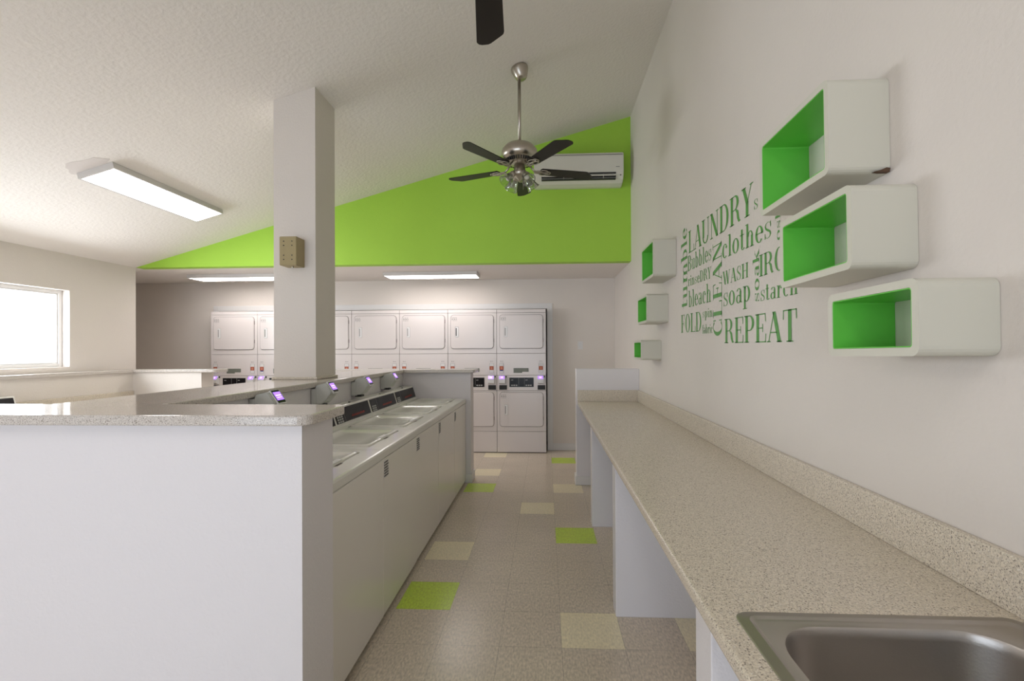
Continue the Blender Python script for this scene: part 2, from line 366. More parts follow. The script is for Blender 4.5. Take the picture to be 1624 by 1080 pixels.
# ------------------------------------------------------------------ right-hand folding counter with sink
CX, CZT, BST = .338, .8885, 1.0095
SK = (.389, .958, .43, 1.003)
ct = thing('folding_counter', 'long speckled laminate folding counter along the right wall', 'counter', (CX, 0, 0))
CY0, CY1 = -1.2, 4.984
bm = NB(); th = .038
nose = [(0+.014, CZT-th)] + [(.012-.012*math.cos(a), CZT-th+.012-.012*math.sin(a)) for a in (PI/2*.66, PI/2*.33, 0)] + [(.010-.010*math.cos(a), CZT-.010+.010*math.sin(a)) for a in (0, PI/6, PI/3, PI/2)] + [(.085, CZT), (.085, CZT-th)]
prism(bm, nose, 'y', CY0, CY1)
xs0, xs1 = .085, XR-CX-.001
box(bm, xs0, xs1, SK[3]-.02, CY1, CZT-th, CZT); box(bm, xs0, xs1, CY0, SK[2]+.02, CZT-th, CZT); box(bm, SK[1]-CX-.02, xs1, SK[2]+.02, SK[3]-.02, CZT-th, CZT)
obj('worktop', bm, LAM, ct)
bm = NB(); box(bm, xs1-.022, xs1, CY0, CY1, CZT, BST, bev=.003); obj('backsplash', bm, LAM, ct)
bm = NB(); box(bm, 0, xs1-.022, CY1-.02, CY1, CZT, BST, bev=.003); obj('backsplash', bm, LAM, ct)
for y in (3.81, 2.535, 1.08, -.2):
    bm = NB(); box(bm, .035, xs1, y, y+.11, 0, CZT-th, bev=.003); obj('support_panel', bm, WHITEW, ct)

sk = thing('sink', 'stainless steel drop-in sink set into the near end of the folding counter', 'sink', (0, 0, CZT))
x0, x1, y0, y1 = SK
rings = [(x0, x1, y0, y1, .028, 0), (x0+.003, x1-.003, y0+.003, y1-.003, .027, .003), (x0+.018, x1-.018, y0+.018, y1-.018, .022, .0035), (x0+.020, x1-.020, y0+.020, y1-.020, .021, .0062), (x0+.023, x1-.023, y0+.023, y1-.023, .020, .0062), (x0+.026, x1-.026, y0+.026, y1-.026, .02, .002), (x0+.034, x1-.034, y0+.034, y1-.034, .02, .0018),
         (.436, .884, .47, .957, .098, .002), (.438, .882, .472, .955, .097, .001), (.440, .880, .474, .953, .096, -.003), (.442, .878, .476, .951, .095, -.02), (.450, .870, .484, .943, .092, -.14), (.460, .860, .494, .933, .085, -.165), (.485, .835, .52, .907, .07, -.178), (.60, .66, .68, .74, .028, -.182)]
def loft(bm, rings, n=8):
    R_ = []
    for a, b_, c, d, r, z in rings: R_.append([bm.verts.new((p[0], p[1], z)) for p in rrect(a, b_, c, d, r, n)])
    for k in range(len(R_)-1):
        m = len(R_[k])
        for i in range(m):
            f = bm.faces.new((R_[k][i], R_[k][(i+1) % m], R_[k+1][(i+1) % m], R_[k+1][i])); f.smooth = True
    return R_
bm = NB(); R_ = loft(bm, rings[:9]); obj('rim', bm, STEEL, sk)
bm = NB(); R_ = loft(bm, rings[8:]); obj('basin', bm, STEEL, sk)
bm = NB(); lathe(bm, [(.043, -.181), (.043, -.177), (.036, -.1765), (.03, -.186), (0, -.188)], 24, .63, .71); obj('drain', bm, STEEL, sk)

# ------------------------------------------------------------------ wall counter below the window (far left) with its backsplash
lc = thing('wall_counter', 'low speckled laminate counter against the low wall below the window', 'counter', (-4.815, 3.93, 0))
bm = NB(); box(bm, 0, .60, 0, 1.275, .85, .888, bev=.004); obj('worktop', bm, LAM, lc)
bm = NB(); box(bm, 0, .022, 0, 1.275, .888, .985, bev=.004); obj('backsplash', bm, LAM, lc)
for y in (.02, 1.15):
    bm = NB(); box(bm, .001, .56, y, y+.1, 0, .85); obj('support_panel', bm, WHITEW, lc)

# ------------------------------------------------------------------ top-loading washers
WW, WD, WT = .6475, .690, .915
def washer(label, loc, rz=0):
    """local: front face at x=0 looking +x, y 0..WW, back at x=-WD"""
    w_ = thing('washing_machine', label, 'washing machine', loc, (0, 0, rz), 'top-loading washing machines along the island')
    e = .002
    bm = NB(); box(bm, -WD+.01, -.022, e, WW-e, .035, WT-.048); obj('cabinet', bm, WASHW, w_)
    bm = NB(); box(bm, -WD+.05, -.05, .02, WW-.02, 0, .035); obj('toe_kick', bm, TOEK, w_)
    fp = NB(); box(fp, -.022, -.003, e+.001, WW-e-.001, .03, WT-.052, bev=.004); fpo = obj('front_panel', fp, WFRONT, w_)
    # top: frame around the lid opening
    LX0, LX1, LY0, LY1 = -.50, -.10, .07, WW-.07
    bm = NB()
    box(bm, -WD, LX0, e, WW-e, WT-.045, WT, bev=0)
    t = bmesh.new(); prism(t, [(LX1, WT-.048), (-.002, WT-.048), (.001, WT-.044), (.001, WT-.012), (-.003, WT-.003), (-.012, WT), (LX1, WT)], 'y', e, WW-e); merge(bm, t)
    box(bm, LX0, LX1, e, LY0, WT-.045, WT); box(bm, LX0, LX1, LY1, WW-e, WT-.045, WT)
    obj('top_panel', bm, WASHW, w_)
    # lid: shallow dished panel with raised rim
    bm = NB(); t = bmesh.new()
    g = .004
    Rr = []
    for dx, r, z in ((g, .03, -.012), (g, .03, .004), (g+.006, .028, .009), (g+.022, .026, .009), (g+.032, .024, .003), (g+.10, .02, -.0005)):
        Rr.append((LX0+dx, LX1-dx, LY0+dx, LY1-dx, r, WT+z))
    R_ = loft(t, Rr, 5); f = t.faces.new(R_[-1]); merge(bm, t, None)
    lid = obj('lid', bm, WASHW, w_)
    bm = NB(); box(bm, LX1-.034, LX1-.008, WW/2-.055, WW/2+.055, WT+.006, WT+.013, bev=.003); h = obj('lid_handle', bm, READW, lid)
    bm = NB(); box(bm, LX1-.004, LX1+.008, WW/2-.03, WW/2+.03, WT-.001, WT+.0012); obj('finger_slot', bm, GROOVE, lid)
    # console
    bm = NB(); prism(bm, [(-WD+.005, WT), (-.545, WT), (-.548, WT+.012), (-.585, WT+.130), (-.592, WT+.137), (-WD+.02, WT+.137), (-WD+.005, WT+.120)], 'y', e+.001, WW-e-.001)
    co = obj('console', bm, WASHW, w_)
    # tilted panel frame on console
    p0 = Vector((-.549, 0, WT+.014)); p1 = Vector((-.584, 0, WT+.128)); d = (p1-p0).normalized(); n = Vector((d.z, 0, -d.x)); Lp = (p1-p0).length
    M = Matrix(((0, d.x, n.x, p0.x), (1, 0, 0, 0), (0, d.z, n.z, p0.z), (0, 0, 0, 1)))   # local (u along y, v up slope, w out)
    def tilted(u0, u1, v0, v1, w0, w1, bev=0):
        t = bmesh.new(); box(t, u0, u1, v0, v1, w0, w1, bev=bev); return t
    bm = NB(); merge(bm, tilted(.018, WW-.018, .008, Lp-.006, .0, .004, .0015), 0, M); pn = obj('control_panel', bm, BLACKG, co)
    bm = NB()
    for r in range(3):
        for c in range(3): merge(bm, tilted(.035+c*.032, .058+c*.032, .012+r*.017, .024+r*.017, .0038, .0050), 0, M)
    obj('keypad', bm, PRINTG, co)
    bm = NB(); rnd = random.Random(4); u = .27
    while u < .50:
        wd = rnd.uniform(.007, .013); merge(bm, tilted(u, u+wd, .030, .030+rnd.choice((.011, .016)), .0038, .0050), 0, M); u += wd+.004
    obj('red_lettering', bm, REDT, co)
    bm = NB(); merge(bm, tilted(.155, .157, .01, Lp-.01, .0038, .0048), 0, M); obj('divider_line', bm, INKL, co)
    bm = NB(); lathe(bm, [(0, .006), (.008, .005), (.009, 0), (0, 0)], 12, -.612, WW*.55); bmesh.ops.translate(bm, verts=bm.verts[:], vec=(0, 0, WT+.137)); obj('lock_plug', bm, BLACKM, co)
    # paper label near the upper left of the front (text too small to read: lines only)
    bm = NB(); box(bm, -.003, -.0018, .010, .085, WT-.155, WT-.062, 0)
    rnd = random.Random(7)
    for k in range(6):
        u = .014; z = WT-.074-.0145*k
        while u < .078:
            wd = rnd.uniform(.006, .016); box(bm, -.0025, -.0012, u, min(u+wd, .081), z-.0045, z+.0045, 1); u += wd+.0035
    obj('paper_label', bm, [LABELW, INK], fpo)
    return w_
LW = ['white top-loading washing machine nearest the front half wall, partly behind its corner',
      'second white top-loading washing machine from the front half wall',
      'middle one of the five white top-loading washing machines in the island row',
      'fourth white top-loading washing machine from the front half wall, second from the far end wall',
      'white top-loading washing machine at the far end wall of the island']
WX = -.866
w0 = washer(LW[0], (WX+.006, 1.79-.001, 0))
for k in range(1, 5):
    dup(w0, (WX+(.004 if k < 2 else 0), 1.79+WW*k-.001, 0), LW[k])
# single washer seen by the window: faces +x, stands against the low left wall
for ch in w0.children:
    for g_ in list(ch.children):
        if g_.name.startswith('paper_label') and ch.parent == w0: bpy.data.objects.remove(g_)
lw_ = dup(w0, (-4.812+WD, 3.93-WW-.02, 0), 'white washing machine against the low wall below the window, only its black console showing', group=None)
del lw_['group']

# payment readers mounted on the spine wall above the washers
def reader(label, loc):
    r = thing('card_reader', label, 'card reader', loc, group='payment readers above the washing machines')
    wd = .115
    prof = [(.001, .0), (.075, .006), (.088, .013), (.141, .080), (.138, .092), (.104, .140), (.094, .142), (.036, .128), (.030, .108), (.001, .106)]
    bm = NB(); prism(bm, prof, 'y', 0, wd); bmesh.ops.recalc_face_normals(bm, faces=bm.faces[:])
    bmesh.ops.bevel(bm, geom=[e for e in bm.edges if len(e.link_faces) == 2 and abs(e.verts[0].co.y-e.verts[1].co.y) < 1e-6], offset=.004, segments=2, affect='EDGES')
    obj('housing', bm, READER, r)
    bm = NB(); prism(bm, [(.006, -.004), (.04, -.004), (.04, .106), (.006, .106)], 'y', -.003, wd+.003); obj('mounting_sleeve', bm, READER, r)
    a = Vector((.138, 0, .090)); b_ = Vector((.102, 0, .143)); d = (b_-a).normalized(); n = Vector((d.z, 0, -d.x)); L_ = (b_-a).length
    M = Matrix(((0, d.x, n.x, a.x), (1, 0, 0, 0), (0, d.z, n.z, a.z), (0, 0, 0, 1)))
    def tb(u0, u1, v0, v1, w0, w1, mi=0, bev=0):
        t = bmesh.new(); box(t, u0, u1, v0, v1, w0, w1, bev=bev); merge(bm, t, mi, M)
    bm = NB(); tb(.018, wd-.018, -.020, L_+.006, -.006, .006, bev=.003); bz = obj('bezel', bm, READW, r)
    bm = NB(); tb(.023, wd-.023, -.012, L_+.002, .005, .0072, bev=.001); obj('display_glass', bm, BLACKG, bz)
    bm = NB(); tb(.027, wd-.027, .004, L_-.010, .0068, .0082, 0)
    obj('screen', bm, PURP, bz)
    bm = NB(); tb(.033, wd-.033, .030, .036, .0078, .0088, 0); tb(.037, wd-.037, .018, .022, .0078, .0088, 0); obj('screen_text', bm, PURPL, bz)
    bm = NB(); box(bm, .02, .075, .03, wd-.03, -.015, .001); obj('card_slot', bm, BLACKM, r)
    return r
RL = ['grey card reader with purple screen standing just behind the front half wall cap', 'grey card reader with purple screen right beside the column',
      'grey card reader with purple screen between the column and the far end of the island', 'farthest grey card reader with purple screen on the island, by the end wall']
r0 = reader(RL[0], (SP1, 2.375, 1.083))
for y, l in zip((3.02, 3.662, 4.322), RL[1:]): dup(r0, (SP1, y, 1.083), l)

# ------------------------------------------------------------------ stacked dryers
def rr_frame(bm, x0, x1, z0, z1, r, t, y0, y1, mi=0):
    """rounded rectangular ring in the xz plane"""
    A = rrect(x0, x1, z0, z1, r); B = rrect(x0+t, x1-t, z0+t, z1-t, max(r-t, .002)); n = len(A)
    va = [[bm.verts.new((p[0], y, p[1])) for p in pts] for pts in (A, B) for y in (y0, y1)]
    for i in range(n):
        j = (i+1) % n
        for q in ((va[0][i], va[0][j], va[2][j], va[2][i]), (va[1][i], va[1][j], va[3][j], va[3][i]), (va[0][i], va[0][j], va[1][j], va[1][i]), (va[2][i], va[2][j], va[3][j], va[3][i])):
            f = bm.faces.new(q); f.material_index = mi
def dryer(label, loc):
    """local: x 0..DW, front face y=0 (looks -y)"""
    d = thing('stacked_dryer', label, 'dryer', loc, group='stacked dryers in the back wall')
    g = .0022
    bm = NB(); box(bm, .004, DW-.004, .012, .74, 0.0, DTOP-.006, 1)
    for z0, z1 in ((.012, .299), (.303, .868), (.872, 1.083), (1.087, 1.388), (1.392, 1.958), (1.962, DTOP)):
        box(bm, g, DW-g, 0, .03, z0, z1, 0, bev=.0025)
    obj('cabinet', bm, [APPL, GROOVE], d)
    for z0, z1 in ((.369, .847), (1.46, 1.93)):
        bm = NB(); rr_frame(bm, .038, .650, z0-.004, z1+.004, .045, .005, -.001, .002, 1)
        t = bmesh.new(); prism(t, rrect(.043, .645, z0+.001, z1-.001, .041), 'y', -.010, .001)
        bmesh.ops.recalc_face_normals(t, faces=t.faces[:])
        es = [e for e in t.edges if abs(e.verts[0].co.y+.010) < 1e-5 and abs(e.verts[1].co.y+.010) < 1e-5]
        bmesh.ops.bevel(t, geom=es, offset=.005, segments=3, affect='EDGES'); merge(bm, t, 0)
        do = obj('door', bm, [APPL, GROOVE], d)
        hz = z0+.165
        bm = NB(); prism(bm, rrect(.108, .152, hz, hz+.14, .008), 'y', -.0125, -.008, 0)
        t = bmesh.new(); box(t, .112, .126, hz+.012, hz+.128, -.1, .1); t.free()
        box(bm, .114, .127, -.0135, -.012, hz+.014, hz+.124, 1); rr_frame(bm, .1055, .1545, hz-.0025, hz+.1425, .009, .0028, -.0108, -.0095, 1); obj('handle', bm, [READW, INKL], do)
        bm = NB(); rnd = random.Random(3)
        for k, (n_, th_) in enumerate(((3, .008), (2, .014), (3, .006))):
            u = .055
            while u < .135:
                wd = rnd.uniform(.012, .03); box(bm, u, min(u+wd, .137), -.0108, -.0098, z1-.035-.021*k-th_/2, z1-.035-.021*k+th_/2, 0); u += wd+.008
        obj('printed_notice', bm, INKL, do)
        for hz_ in (z0+.09, z1-.11):
            bm = NB(); box(bm, .645, .653, -.006, .001, hz_, hz_+.05, 0); obj('hinge', bm, GROOVE, do)
    # instruction stickers
    for x in (.037, .587):
        bm = NB(); box(bm, x, x+.058, -.0016, .001, 1.118, 1.254, 0); box(bm, x+.002, x+.056, -.0022, -.001, 1.160, 1.212, 1); box(bm, x+.006, x+.052, -.0022, -.001, 1.145, 1.160, 2 if x < .3 else 0)
        rr_frame(bm, x-.001, x+.059, 1.117, 1.255, .006, .003, -.0022, .001, 3)
        box(bm, x+.016, x+.042, -.0026, -.001, 1.168, 1.200, 4)
        obj('instruction_sticker', bm, [LABELW, ORANGE, BLUE, INKL, STPALE], d)
        bm = NB(); box(bm, x+.012, x+.020, -.0012, .001, 1.277, 1.286)
        box(bm, x+.028, x+.036, -.0012, .001, 1.279, 1.284); box(bm, x+.041, x+.050, -.0012, .001, 1.279, 1.284)
        obj('indicator_mark', bm, INK, d)
    bm = NB(); box(bm, .235, .356, -.003, .001, 1.118, 1.186, bev=.001); box(bm, .356, .445, -.003, .001, 1.134, 1.186, bev=.001); obj('nameplate', bm, GREYL, d)
    # control panel with two displays
    bm = NB(); box(bm, .176, .514, -.003, .001, .922, 1.052, bev=.001); cp = obj('control_panel', bm, BLACKG, d)
    for x in (.20, .40):
        for k in range(3):
            bm = NB(); box(bm, x+.002+.031*k, x+.024+.031*k, -.0036, -.0028, .937, .953); obj('button', bm, PRINTG, cp)
    bm = NB()
    for x in (.20, .40): box(bm, x, x+.03, -.0036, -.0028, 1.015, 1.022)
    for x in (.306, .385): box(bm, x, x+.0015, -.0036, -.0028, .93, 1.045)
    obj('panel_print', bm, PRINTG, cp)
    # card readers, one for each drum
    for x in (.034, .570):
        bm = NB(); prism(bm, [(0, .965), (-.045, .975), (-.050, .985), (-.050, 1.035), (-.012, 1.078), (0, 1.08)], 'x', x, x+.085)
        rd = obj('card_reader', bm, READW, d)
        bm = NB(); a = Vector((0, -.051, 1.034)); b_ = Vector((0, -.015, 1.0765))
        dd = (b_-a).normalized(); n = Vector((0, -dd.z, dd.y))
        M = Matrix(((1, 0, 0, 0), (0, dd.y, n.y, a.y), (0, dd.z, n.z, a.z), (0, 0, 0, 1)))
        t = bmesh.new(); box(t, x+.006, x+.074, .004, .052, -.001, .004); merge(bm, t, 0, M)
        t = bmesh.new(); box(t, x+.022, x+.058, .016, .024, .003, .005); merge(bm, t, 1, M)
        t = bmesh.new(); box(t, x+.022, x+.058, .032, .040, .003, .005); merge(bm, t, 1, M)
        obj('screen', bm, [PURP, PURPL], rd)
        bm = NB(); box(bm, x+.088, x+.104, -.012, .001, 1.055, 1.078, bev=.002); obj('lock_cylinder', bm, BLACKM, d)
        bm = NB(); box(bm, x, x+.107, -.010, .001, .885, .947, bev=.002); obj('coin_tray', bm, BLACKM, d)
    return d
DL = {0: 'white stacked dryer at the right end of the row, seen full height beside the trim', 1: 'white stacked dryer second from the right, its lower half cut by the island end wall',
      2: 'white stacked dryer third from the right above the island end wall', 3: 'white stacked dryer in the middle of the row, fourth from the right',
      4: 'white stacked dryer partly hidden by the right side of the column', 5: 'white stacked dryer partly hidden by the left side of the column', 6: 'white stacked dryer at the left end of the row'}
d0 = dryer(DL[0], (DX1-DW, DY, 0))
for k in range(1, 7):
    dd = dup(d0, (DX1-DW*(k+1), DY, 0), DL[k])
    if k in (1, 5):      # shade in the upper handle slot is painted darker on these two
        for ch in dd.children:
            if ch.name.startswith('door') and ch.data == d0.children[0].data: pass
        doors = [c for c in dd.children if c.name.startswith('door')]
        top = max(doors, key=lambda c: max(v.co.z for v in c.data.vertices))
        for g_ in top.children:
            if g_.name.startswith('handle'):
                g_.data = g_.data.copy(); g_.data.materials[1] = BLACKM if k == 1 else GREYL; g_['label'] = 'handle with slot darkened for shade'

# ------------------------------------------------------------------ wall cube shelves
SHW = {}
def cube_shelf(label, y0, z0, ly, lz, d, tilt=0, group=None, chip=False):
    key = thing('cube_shelf', label, 'shelf', (XR, y0, z0), (tilt, 0, 0), group)
    bm = NB(); t = .020; r = .022
    O = rrect(0, ly, 0, lz, r, 5); I = rrect(t, ly-t, t, lz-t, .008, 5); n = len(O)
    Of = [bm.verts.new((-d, *p)) for p in O]; Ob = [bm.verts.new((-.001, *p)) for p in O]; If = [bm.verts.new((-d, *p)) for p in I]; Ib = [bm.verts.new((-.001, *p)) for p in I]
    for i in range(n):
        j = (i+1) % n
        for q, sm in (((Of[i], Of[j], Ob[j], Ob[i]), 1), ((Of[i], Of[j], If[j], If[i]), 0), ((Ob[i], Ob[j], Ib[j], Ib[i]), 0), ((If[i], If[j], Ib[j], Ib[i]), 0)):
            f = bm.faces.new(q); f.smooth = False
    obj('frame', bm, SHELFW, key)
    bm = NB(); e = .0006; I2 = rrect(t+e, ly-t-e, t+e, lz-t-e, .0075, 5); n = len(I2)
    a = [bm.verts.new((-d+.001, *p)) for p in I2]; b_ = [bm.verts.new((-.001, *p)) for p in I2]
    I3 = rrect(t+.003, ly-t-.003, t+.003, lz-t-.003, .006, 5)
    a2 = [bm.verts.new((-d+.001, *p)) for p in I3]; b2 = [bm.verts.new((-.001, *p)) for p in I3]
    for i in range(n):
        j = (i+1) % n
        bm.faces.new((a[i], a[j], b_[j], b_[i])); bm.faces.new((a2[i], a2[j], b2[j], b2[i])); bm.faces.new((a[i], a[j], a2[j], a2[i])); bm.faces.new((b_[i], b_[j], b2[j], b2[i]))
    obj('green_lining', bm, SHELFG, key)
    if chip:
        bm = NB(); prism(bm, [(-.045, .001), (-.03, -.0012), (-.004, -.0012), (-.002, .010), (-.012, .012), (-.028, .005)], 'y', -.0012, .012); obj('chipped_corner', bm, DAMAGE, key)
    return key
G1 = 'near group of green-lined cube shelves'; G2 = 'far group of green-lined cube shelves'
cube_shelf('largest near cube shelf, white with green inside, topmost beside the lettering', 1.380, 1.949, .430, .279, .172, -.015, G1, chip=True)
cube_shelf('middle-sized near cube shelf, white with green inside, overlapping the lettering', 1.281, 1.657, .380, .229, .172, -.015, G1)
cube_shelf('smallest near cube shelf, white with green inside, lowest and nearest the camera', 1.060, 1.425, .328, .175, .172, -.012, G1)
cube_shelf('largest far cube shelf, topmost left of the lettering', 3.563, 1.996, .430, .285, .172, 0, G2)
cube_shelf('middle-sized far cube shelf in the stack left of the lettering', 3.797, 1.658, .380, .232, .172, 0, G2)
cube_shelf('smallest far cube shelf, lowest above the far end of the counter', 4.028, 1.349, .328, .172, .172, 0, G2)

# ------------------------------------------------------------------ green vinyl lettering (high-contrast serif capitals drawn stroke by stroke)
TK, HN = .15, .035
def g_stem(x, y0=0, y1=1, w=TK): return [[(x-w/2, y0), (x+w/2, y0), (x+w/2, y1), (x-w/2, y1)]]
def g_h(x0, x1, y, t=HN): return [[(x0, y-t/2), (x1, y-t/2), (x1, y+t/2), (x0, y+t/2)]]
def g_d(x0, y0, x1, y1, w): return [[(x0-w/2, y0), (x0+w/2, y0), (x1+w/2, y1), (x1-w/2, y1)]]
def g_arc(cx, cy, rx, ry, a0, a1, T_=TK, t=HN, n=16):
    P = []
    for i in range(n):
        q = []
        for a, s in ((a0+(a1-a0)*i/n, 1), (a0+(a1-a0)*(i+1)/n, 1), (a0+(a1-a0)*(i+1)/n, 0), (a0+(a1-a0)*i/n, 0)):
            c, s_ = math.cos(math.radians(a)), math.sin(math.radians(a))
            q.append((cx+(rx if s else rx-T_)*c, cy+(ry if s else ry-t)*s_))
        P.append(q)
    return P
def g_st(pts, ws):
    P = []
    for i in range(len(pts)-1):
        a = Vector(pts[i]); b_ = Vector(pts[i+1])
        def nrm(k):
            u = Vector(pts[max(k-1, 0)]); v = Vector(pts[min(k+1, len(pts)-1)]); d = (v-u).normalized(); return Vector((-d.y, d.x))
        n0, n1 = nrm(i)*ws[i]/2, nrm(i+1)*ws[i+1]/2
        P.append([tuple(a+n0), tuple(a-n0), tuple(b_-n1), tuple(b_+n1)])
    return P
def S_(x0, x1, y0, y1):
    w = x1-x0; h = y1-y0
    pts = [(.92, .78), (.84, .93), (.55, 1.0), (.22, .93), (.10, .78), (.2, .62), (.5, .50), (.8, .38), (.90, .22), (.78, .07), (.45, 0), (.15, .07), (.06, .24)]
    ws = [.03, .04, .04, .07, .12, .15, .17, .15, .12, .07, .04, .04, .03]
    return g_st([(x0+p[0]*w, y0+.02+p[1]*(h-.04)) for p in pts], [a*w*1.35 for a in ws]) + g_stem(x0+.90*w, y0+.66*h, y0+.98*h, .035) + g_stem(x0+.06*w, y0+.02*h, y0+.34*h, .035)
XH = .66
def G(ch):
    s = lambda x, y, w=.30: g_h(x-w/2, x+w/2, y)
    if ch == 'L': return .66, g_stem(.16)+s(.16, .98)+g_h(.02, .62, .02)+g_d(.61, 0, .61, .30, .04)
    if ch == 'A': return .74, g_d(.08, 0, .36, 1, .035)+g_d(.36, 1, .62, 0, .16)+g_h(.18, .52, .32)+s(.08, .02, .2)+s(.62, .02, .26)
    if ch == 'U': return .76, g_stem(.17, .25)+s(.17, .98)+g_stem(.62, .25, 1, .035)+s(.62, .98, .22)+g_arc(.365, .27, .27, .28, 180, 360, .1, .05)
    if ch == 'N': return .78, g_stem(.14, 0, 1, .035)+s(.14, .02, .22)+g_d(.14, 1, .62, 0, .17)+g_stem(.63, 0, 1, .035)+s(.63, .98, .22)+s(.10, .98, .12)
    if ch == 'D': return .76, g_stem(.16)+g_h(.02, .36, .98)+g_h(.02, .36, .02)+g_arc(.34, .5, .36, .5, -90, 90)
    if ch == 'R': return .76, g_stem(.16)+g_h(.02, .36, .98)+s(.16, .02)+g_h(.16, .38, .50)+g_arc(.36, .745, .26, .255, -90, 90, .14)+g_st([(.42, .50), (.54, .38), (.57, .2), (.64, .04), (.73, .04)], [.05, .13, .14, .10, .03])
    if ch == 'P': return .66, g_stem(.16)+g_h(.02, .36, .98)+s(.16, .02)+g_h(.16, .36, .45)+g_arc(.34, .715, .29, .285, -90, 90, .14)
    if ch == 'B': return .68, g_stem(.16)+g_h(.02, .36, .98)+g_h(.02, .36, .02)+g_h(.16, .38, .52)+g_arc(.34, .755, .25, .245, -90, 90, .13)+g_arc(.36, .265, .28, .265, -90, 90, .14)
    if ch == 'Y': return .72, g_d(.16, 1, .37, .44, .16)+g_d(.62, 1, .37, .44, .035)+g_stem(.36, 0, .46)+s(.36, .02)+s(.16, .98, .28)+s(.62, .98, .2)
    if ch == 'E': return .66, g_stem(.16)+g_h(.02, .60, .98)+g_h(.02, .62, .02)+g_h(.16, .44, .5)+g_d(.58, 1, .60, .72, .035)+g_d(.58, 0, .61, .30, .035)+g_d(.44, .36, .44, .64, .035)
    if ch == 'F': return .62, g_stem(.16)+g_h(.02, .58, .98)+s(.16, .02)+g_h(.16, .42, .5)+g_d(.56, 1, .58, .72, .035)+g_d(.42, .36, .42, .64, .035)
    if ch == 'T': return .70, g_stem(.34)+g_h(.04, .64, .98)+s(.34, .02)+g_d(.06, 1, .05, .70, .035)+g_d(.62, 1, .63, .70, .035)
    if ch == 'I': return .34, g_stem(.17)+s(.17, .98)+s(.17, .02)
    if ch == 'O': return .76, g_arc(.37, .5, .33, .51, 0, 360, .15, HN, 32)
    if ch == 'C': return .70, g_arc(.38, .5, .34, .51, 50, 310, .15, HN, 26)+g_stem(.62, .68, .99, .035)+g_stem(.62, .02, .32, .035)
    if ch == 'H': return .80, g_stem(.16)+g_stem(.62)+s(.16, .98)+s(.16, .02)+s(.62, .98)+s(.62, .02)+g_h(.16, .62, .5)
    if ch == 'W': return 1.05, g_d(.12, 1, .34, 0, .15)+g_d(.34, 0, .52, 1, .035)+g_d(.52, 1, .72, 0, .15)+g_d(.72, 0, .94, 1, .035)+s(.12, .98, .24)+s(.52, .98, .2)+s(.94, .98, .2)
    if ch == 'S': return .62, S_(.06, .56, 0, 1)
    # lower case
    w = .12
    if ch == 'c': return .48, g_arc(.26, XH/2, .22, XH/2+.01, 50, 310, w, HN, 22)+g_arc(.38, XH*.75, .07, .07, 0, 360, .07, .07, 10)
    if ch == 'o': return .54, g_arc(.27, XH/2, .24, XH/2+.01, 0, 360, w, HN, 28)
    if ch == 'e': return .50, g_arc(.26, XH/2, .23, XH/2+.01, 0, 320, w, HN, 24)+g_h(.06, .47, XH*.55)
    if ch == 'l': return .30, g_stem(.15, 0, 1, w)+s(.15, .015, .26)+g_h(.02, .15, .985)
    if ch == 'i': return .30, g_stem(.15, 0, XH, w)+s(.15, .015, .26)+g_h(.02, .15, XH)+g_arc(.15, .88, .07, .07, 0, 360, .07, .07, 12)
    if ch == 't': return .36, g_stem(.16, .1, .9, w)+g_h(.02, .32, XH)+g_arc(.23, .12, .13, .12, 180, 340, .07, .04)
    if ch == 'h': return .60, g_stem(.15, 0, 1, w)+s(.15, .015, .24)+g_h(.02, .15, .985)+g_stem(.44, 0, XH*.72, w)+s(.44, .015, .24)+g_arc(.33, XH*.68, .17, XH*.34, 0, 180, .08, HN)
    if ch == 'n': return .60, g_stem(.15, 0, XH, w)+s(.15, .015, .24)+g_h(.02, .15, XH)+g_stem(.44, 0, XH*.72, w)+s(.44, .015, .24)+g_arc(.33, XH*.68, .17, XH*.34, 0, 180, .08, HN)
    if ch == 'm': return .88, g_stem(.15, 0, XH, w)+s(.15, .015, .24)+g_h(.02, .15, XH)+g_stem(.44, 0, XH*.72, w)+s(.44, .015, .22)+g_arc(.33, XH*.68, .17, XH*.34, 0, 180, .08, HN)+g_stem(.73, 0, XH*.72, w)+s(.73, .015, .22)+g_arc(.62, XH*.68, .17, XH*.34, 0, 180, .08, HN)
    if ch == 'u': return .60, g_stem(.15, .15, XH, w)+g_h(.02, .15, XH)+g_stem(.44, 0, XH, w)+g_h(.32, .44, XH)+g_arc(.27, .2, .18, .21, 180, 330, .08, HN)+g_h(.44, .56, .02)
    if ch == 'r': return .44, g_stem(.15, 0, XH, w)+s(.15, .015, .26)+g_h(.02, .15, XH)+g_arc(.30, XH*.7, .13, XH*.30, 60, 180, .05, HN)+g_arc(.36, XH*.82, .065, .065, 0, 360, .065, .065, 10)
    if ch == 'b': return .56, g_stem(.15, 0, 1, w)+g_h(.02, .15, .985)+g_arc(.27, XH/2, .24, XH/2+.01, -130, 130, w, HN, 22)
    if ch == 'p': return .56, g_stem(.15, -.30, XH, w)+s(.15, -.30, .28)+g_h(.02, .15, XH)+g_arc(.27, XH/2, .24, XH/2+.01, -130, 130, w, HN, 22)
    if ch == 'f': return .36, g_stem(.16, 0, .85, w)+s(.16, .015, .26)+g_h(.02, .32, XH)+g_arc(.26, .84, .16, .15, 20, 180, .10, HN)
    if ch == 'a': return .52, g_stem(.38, .05, XH*.78, w)+g_arc(.26, XH*.74, .18, XH*.27, 0, 160, .09, HN)+g_arc(.24, XH*.28, .19, XH*.29, 40, 330, .10, HN)+g_h(.38, .50, .03)
    if ch == 'k': return .60, g_stem(.15, 0, 1, w)+s(.15, .015, .26)+g_h(.02, .15, .985)+g_d(.18, .28, .46, XH, .04)+g_d(.26, .38, .48, 0, .14)+s(.46, .015, .22)+s(.46, XH, .2)
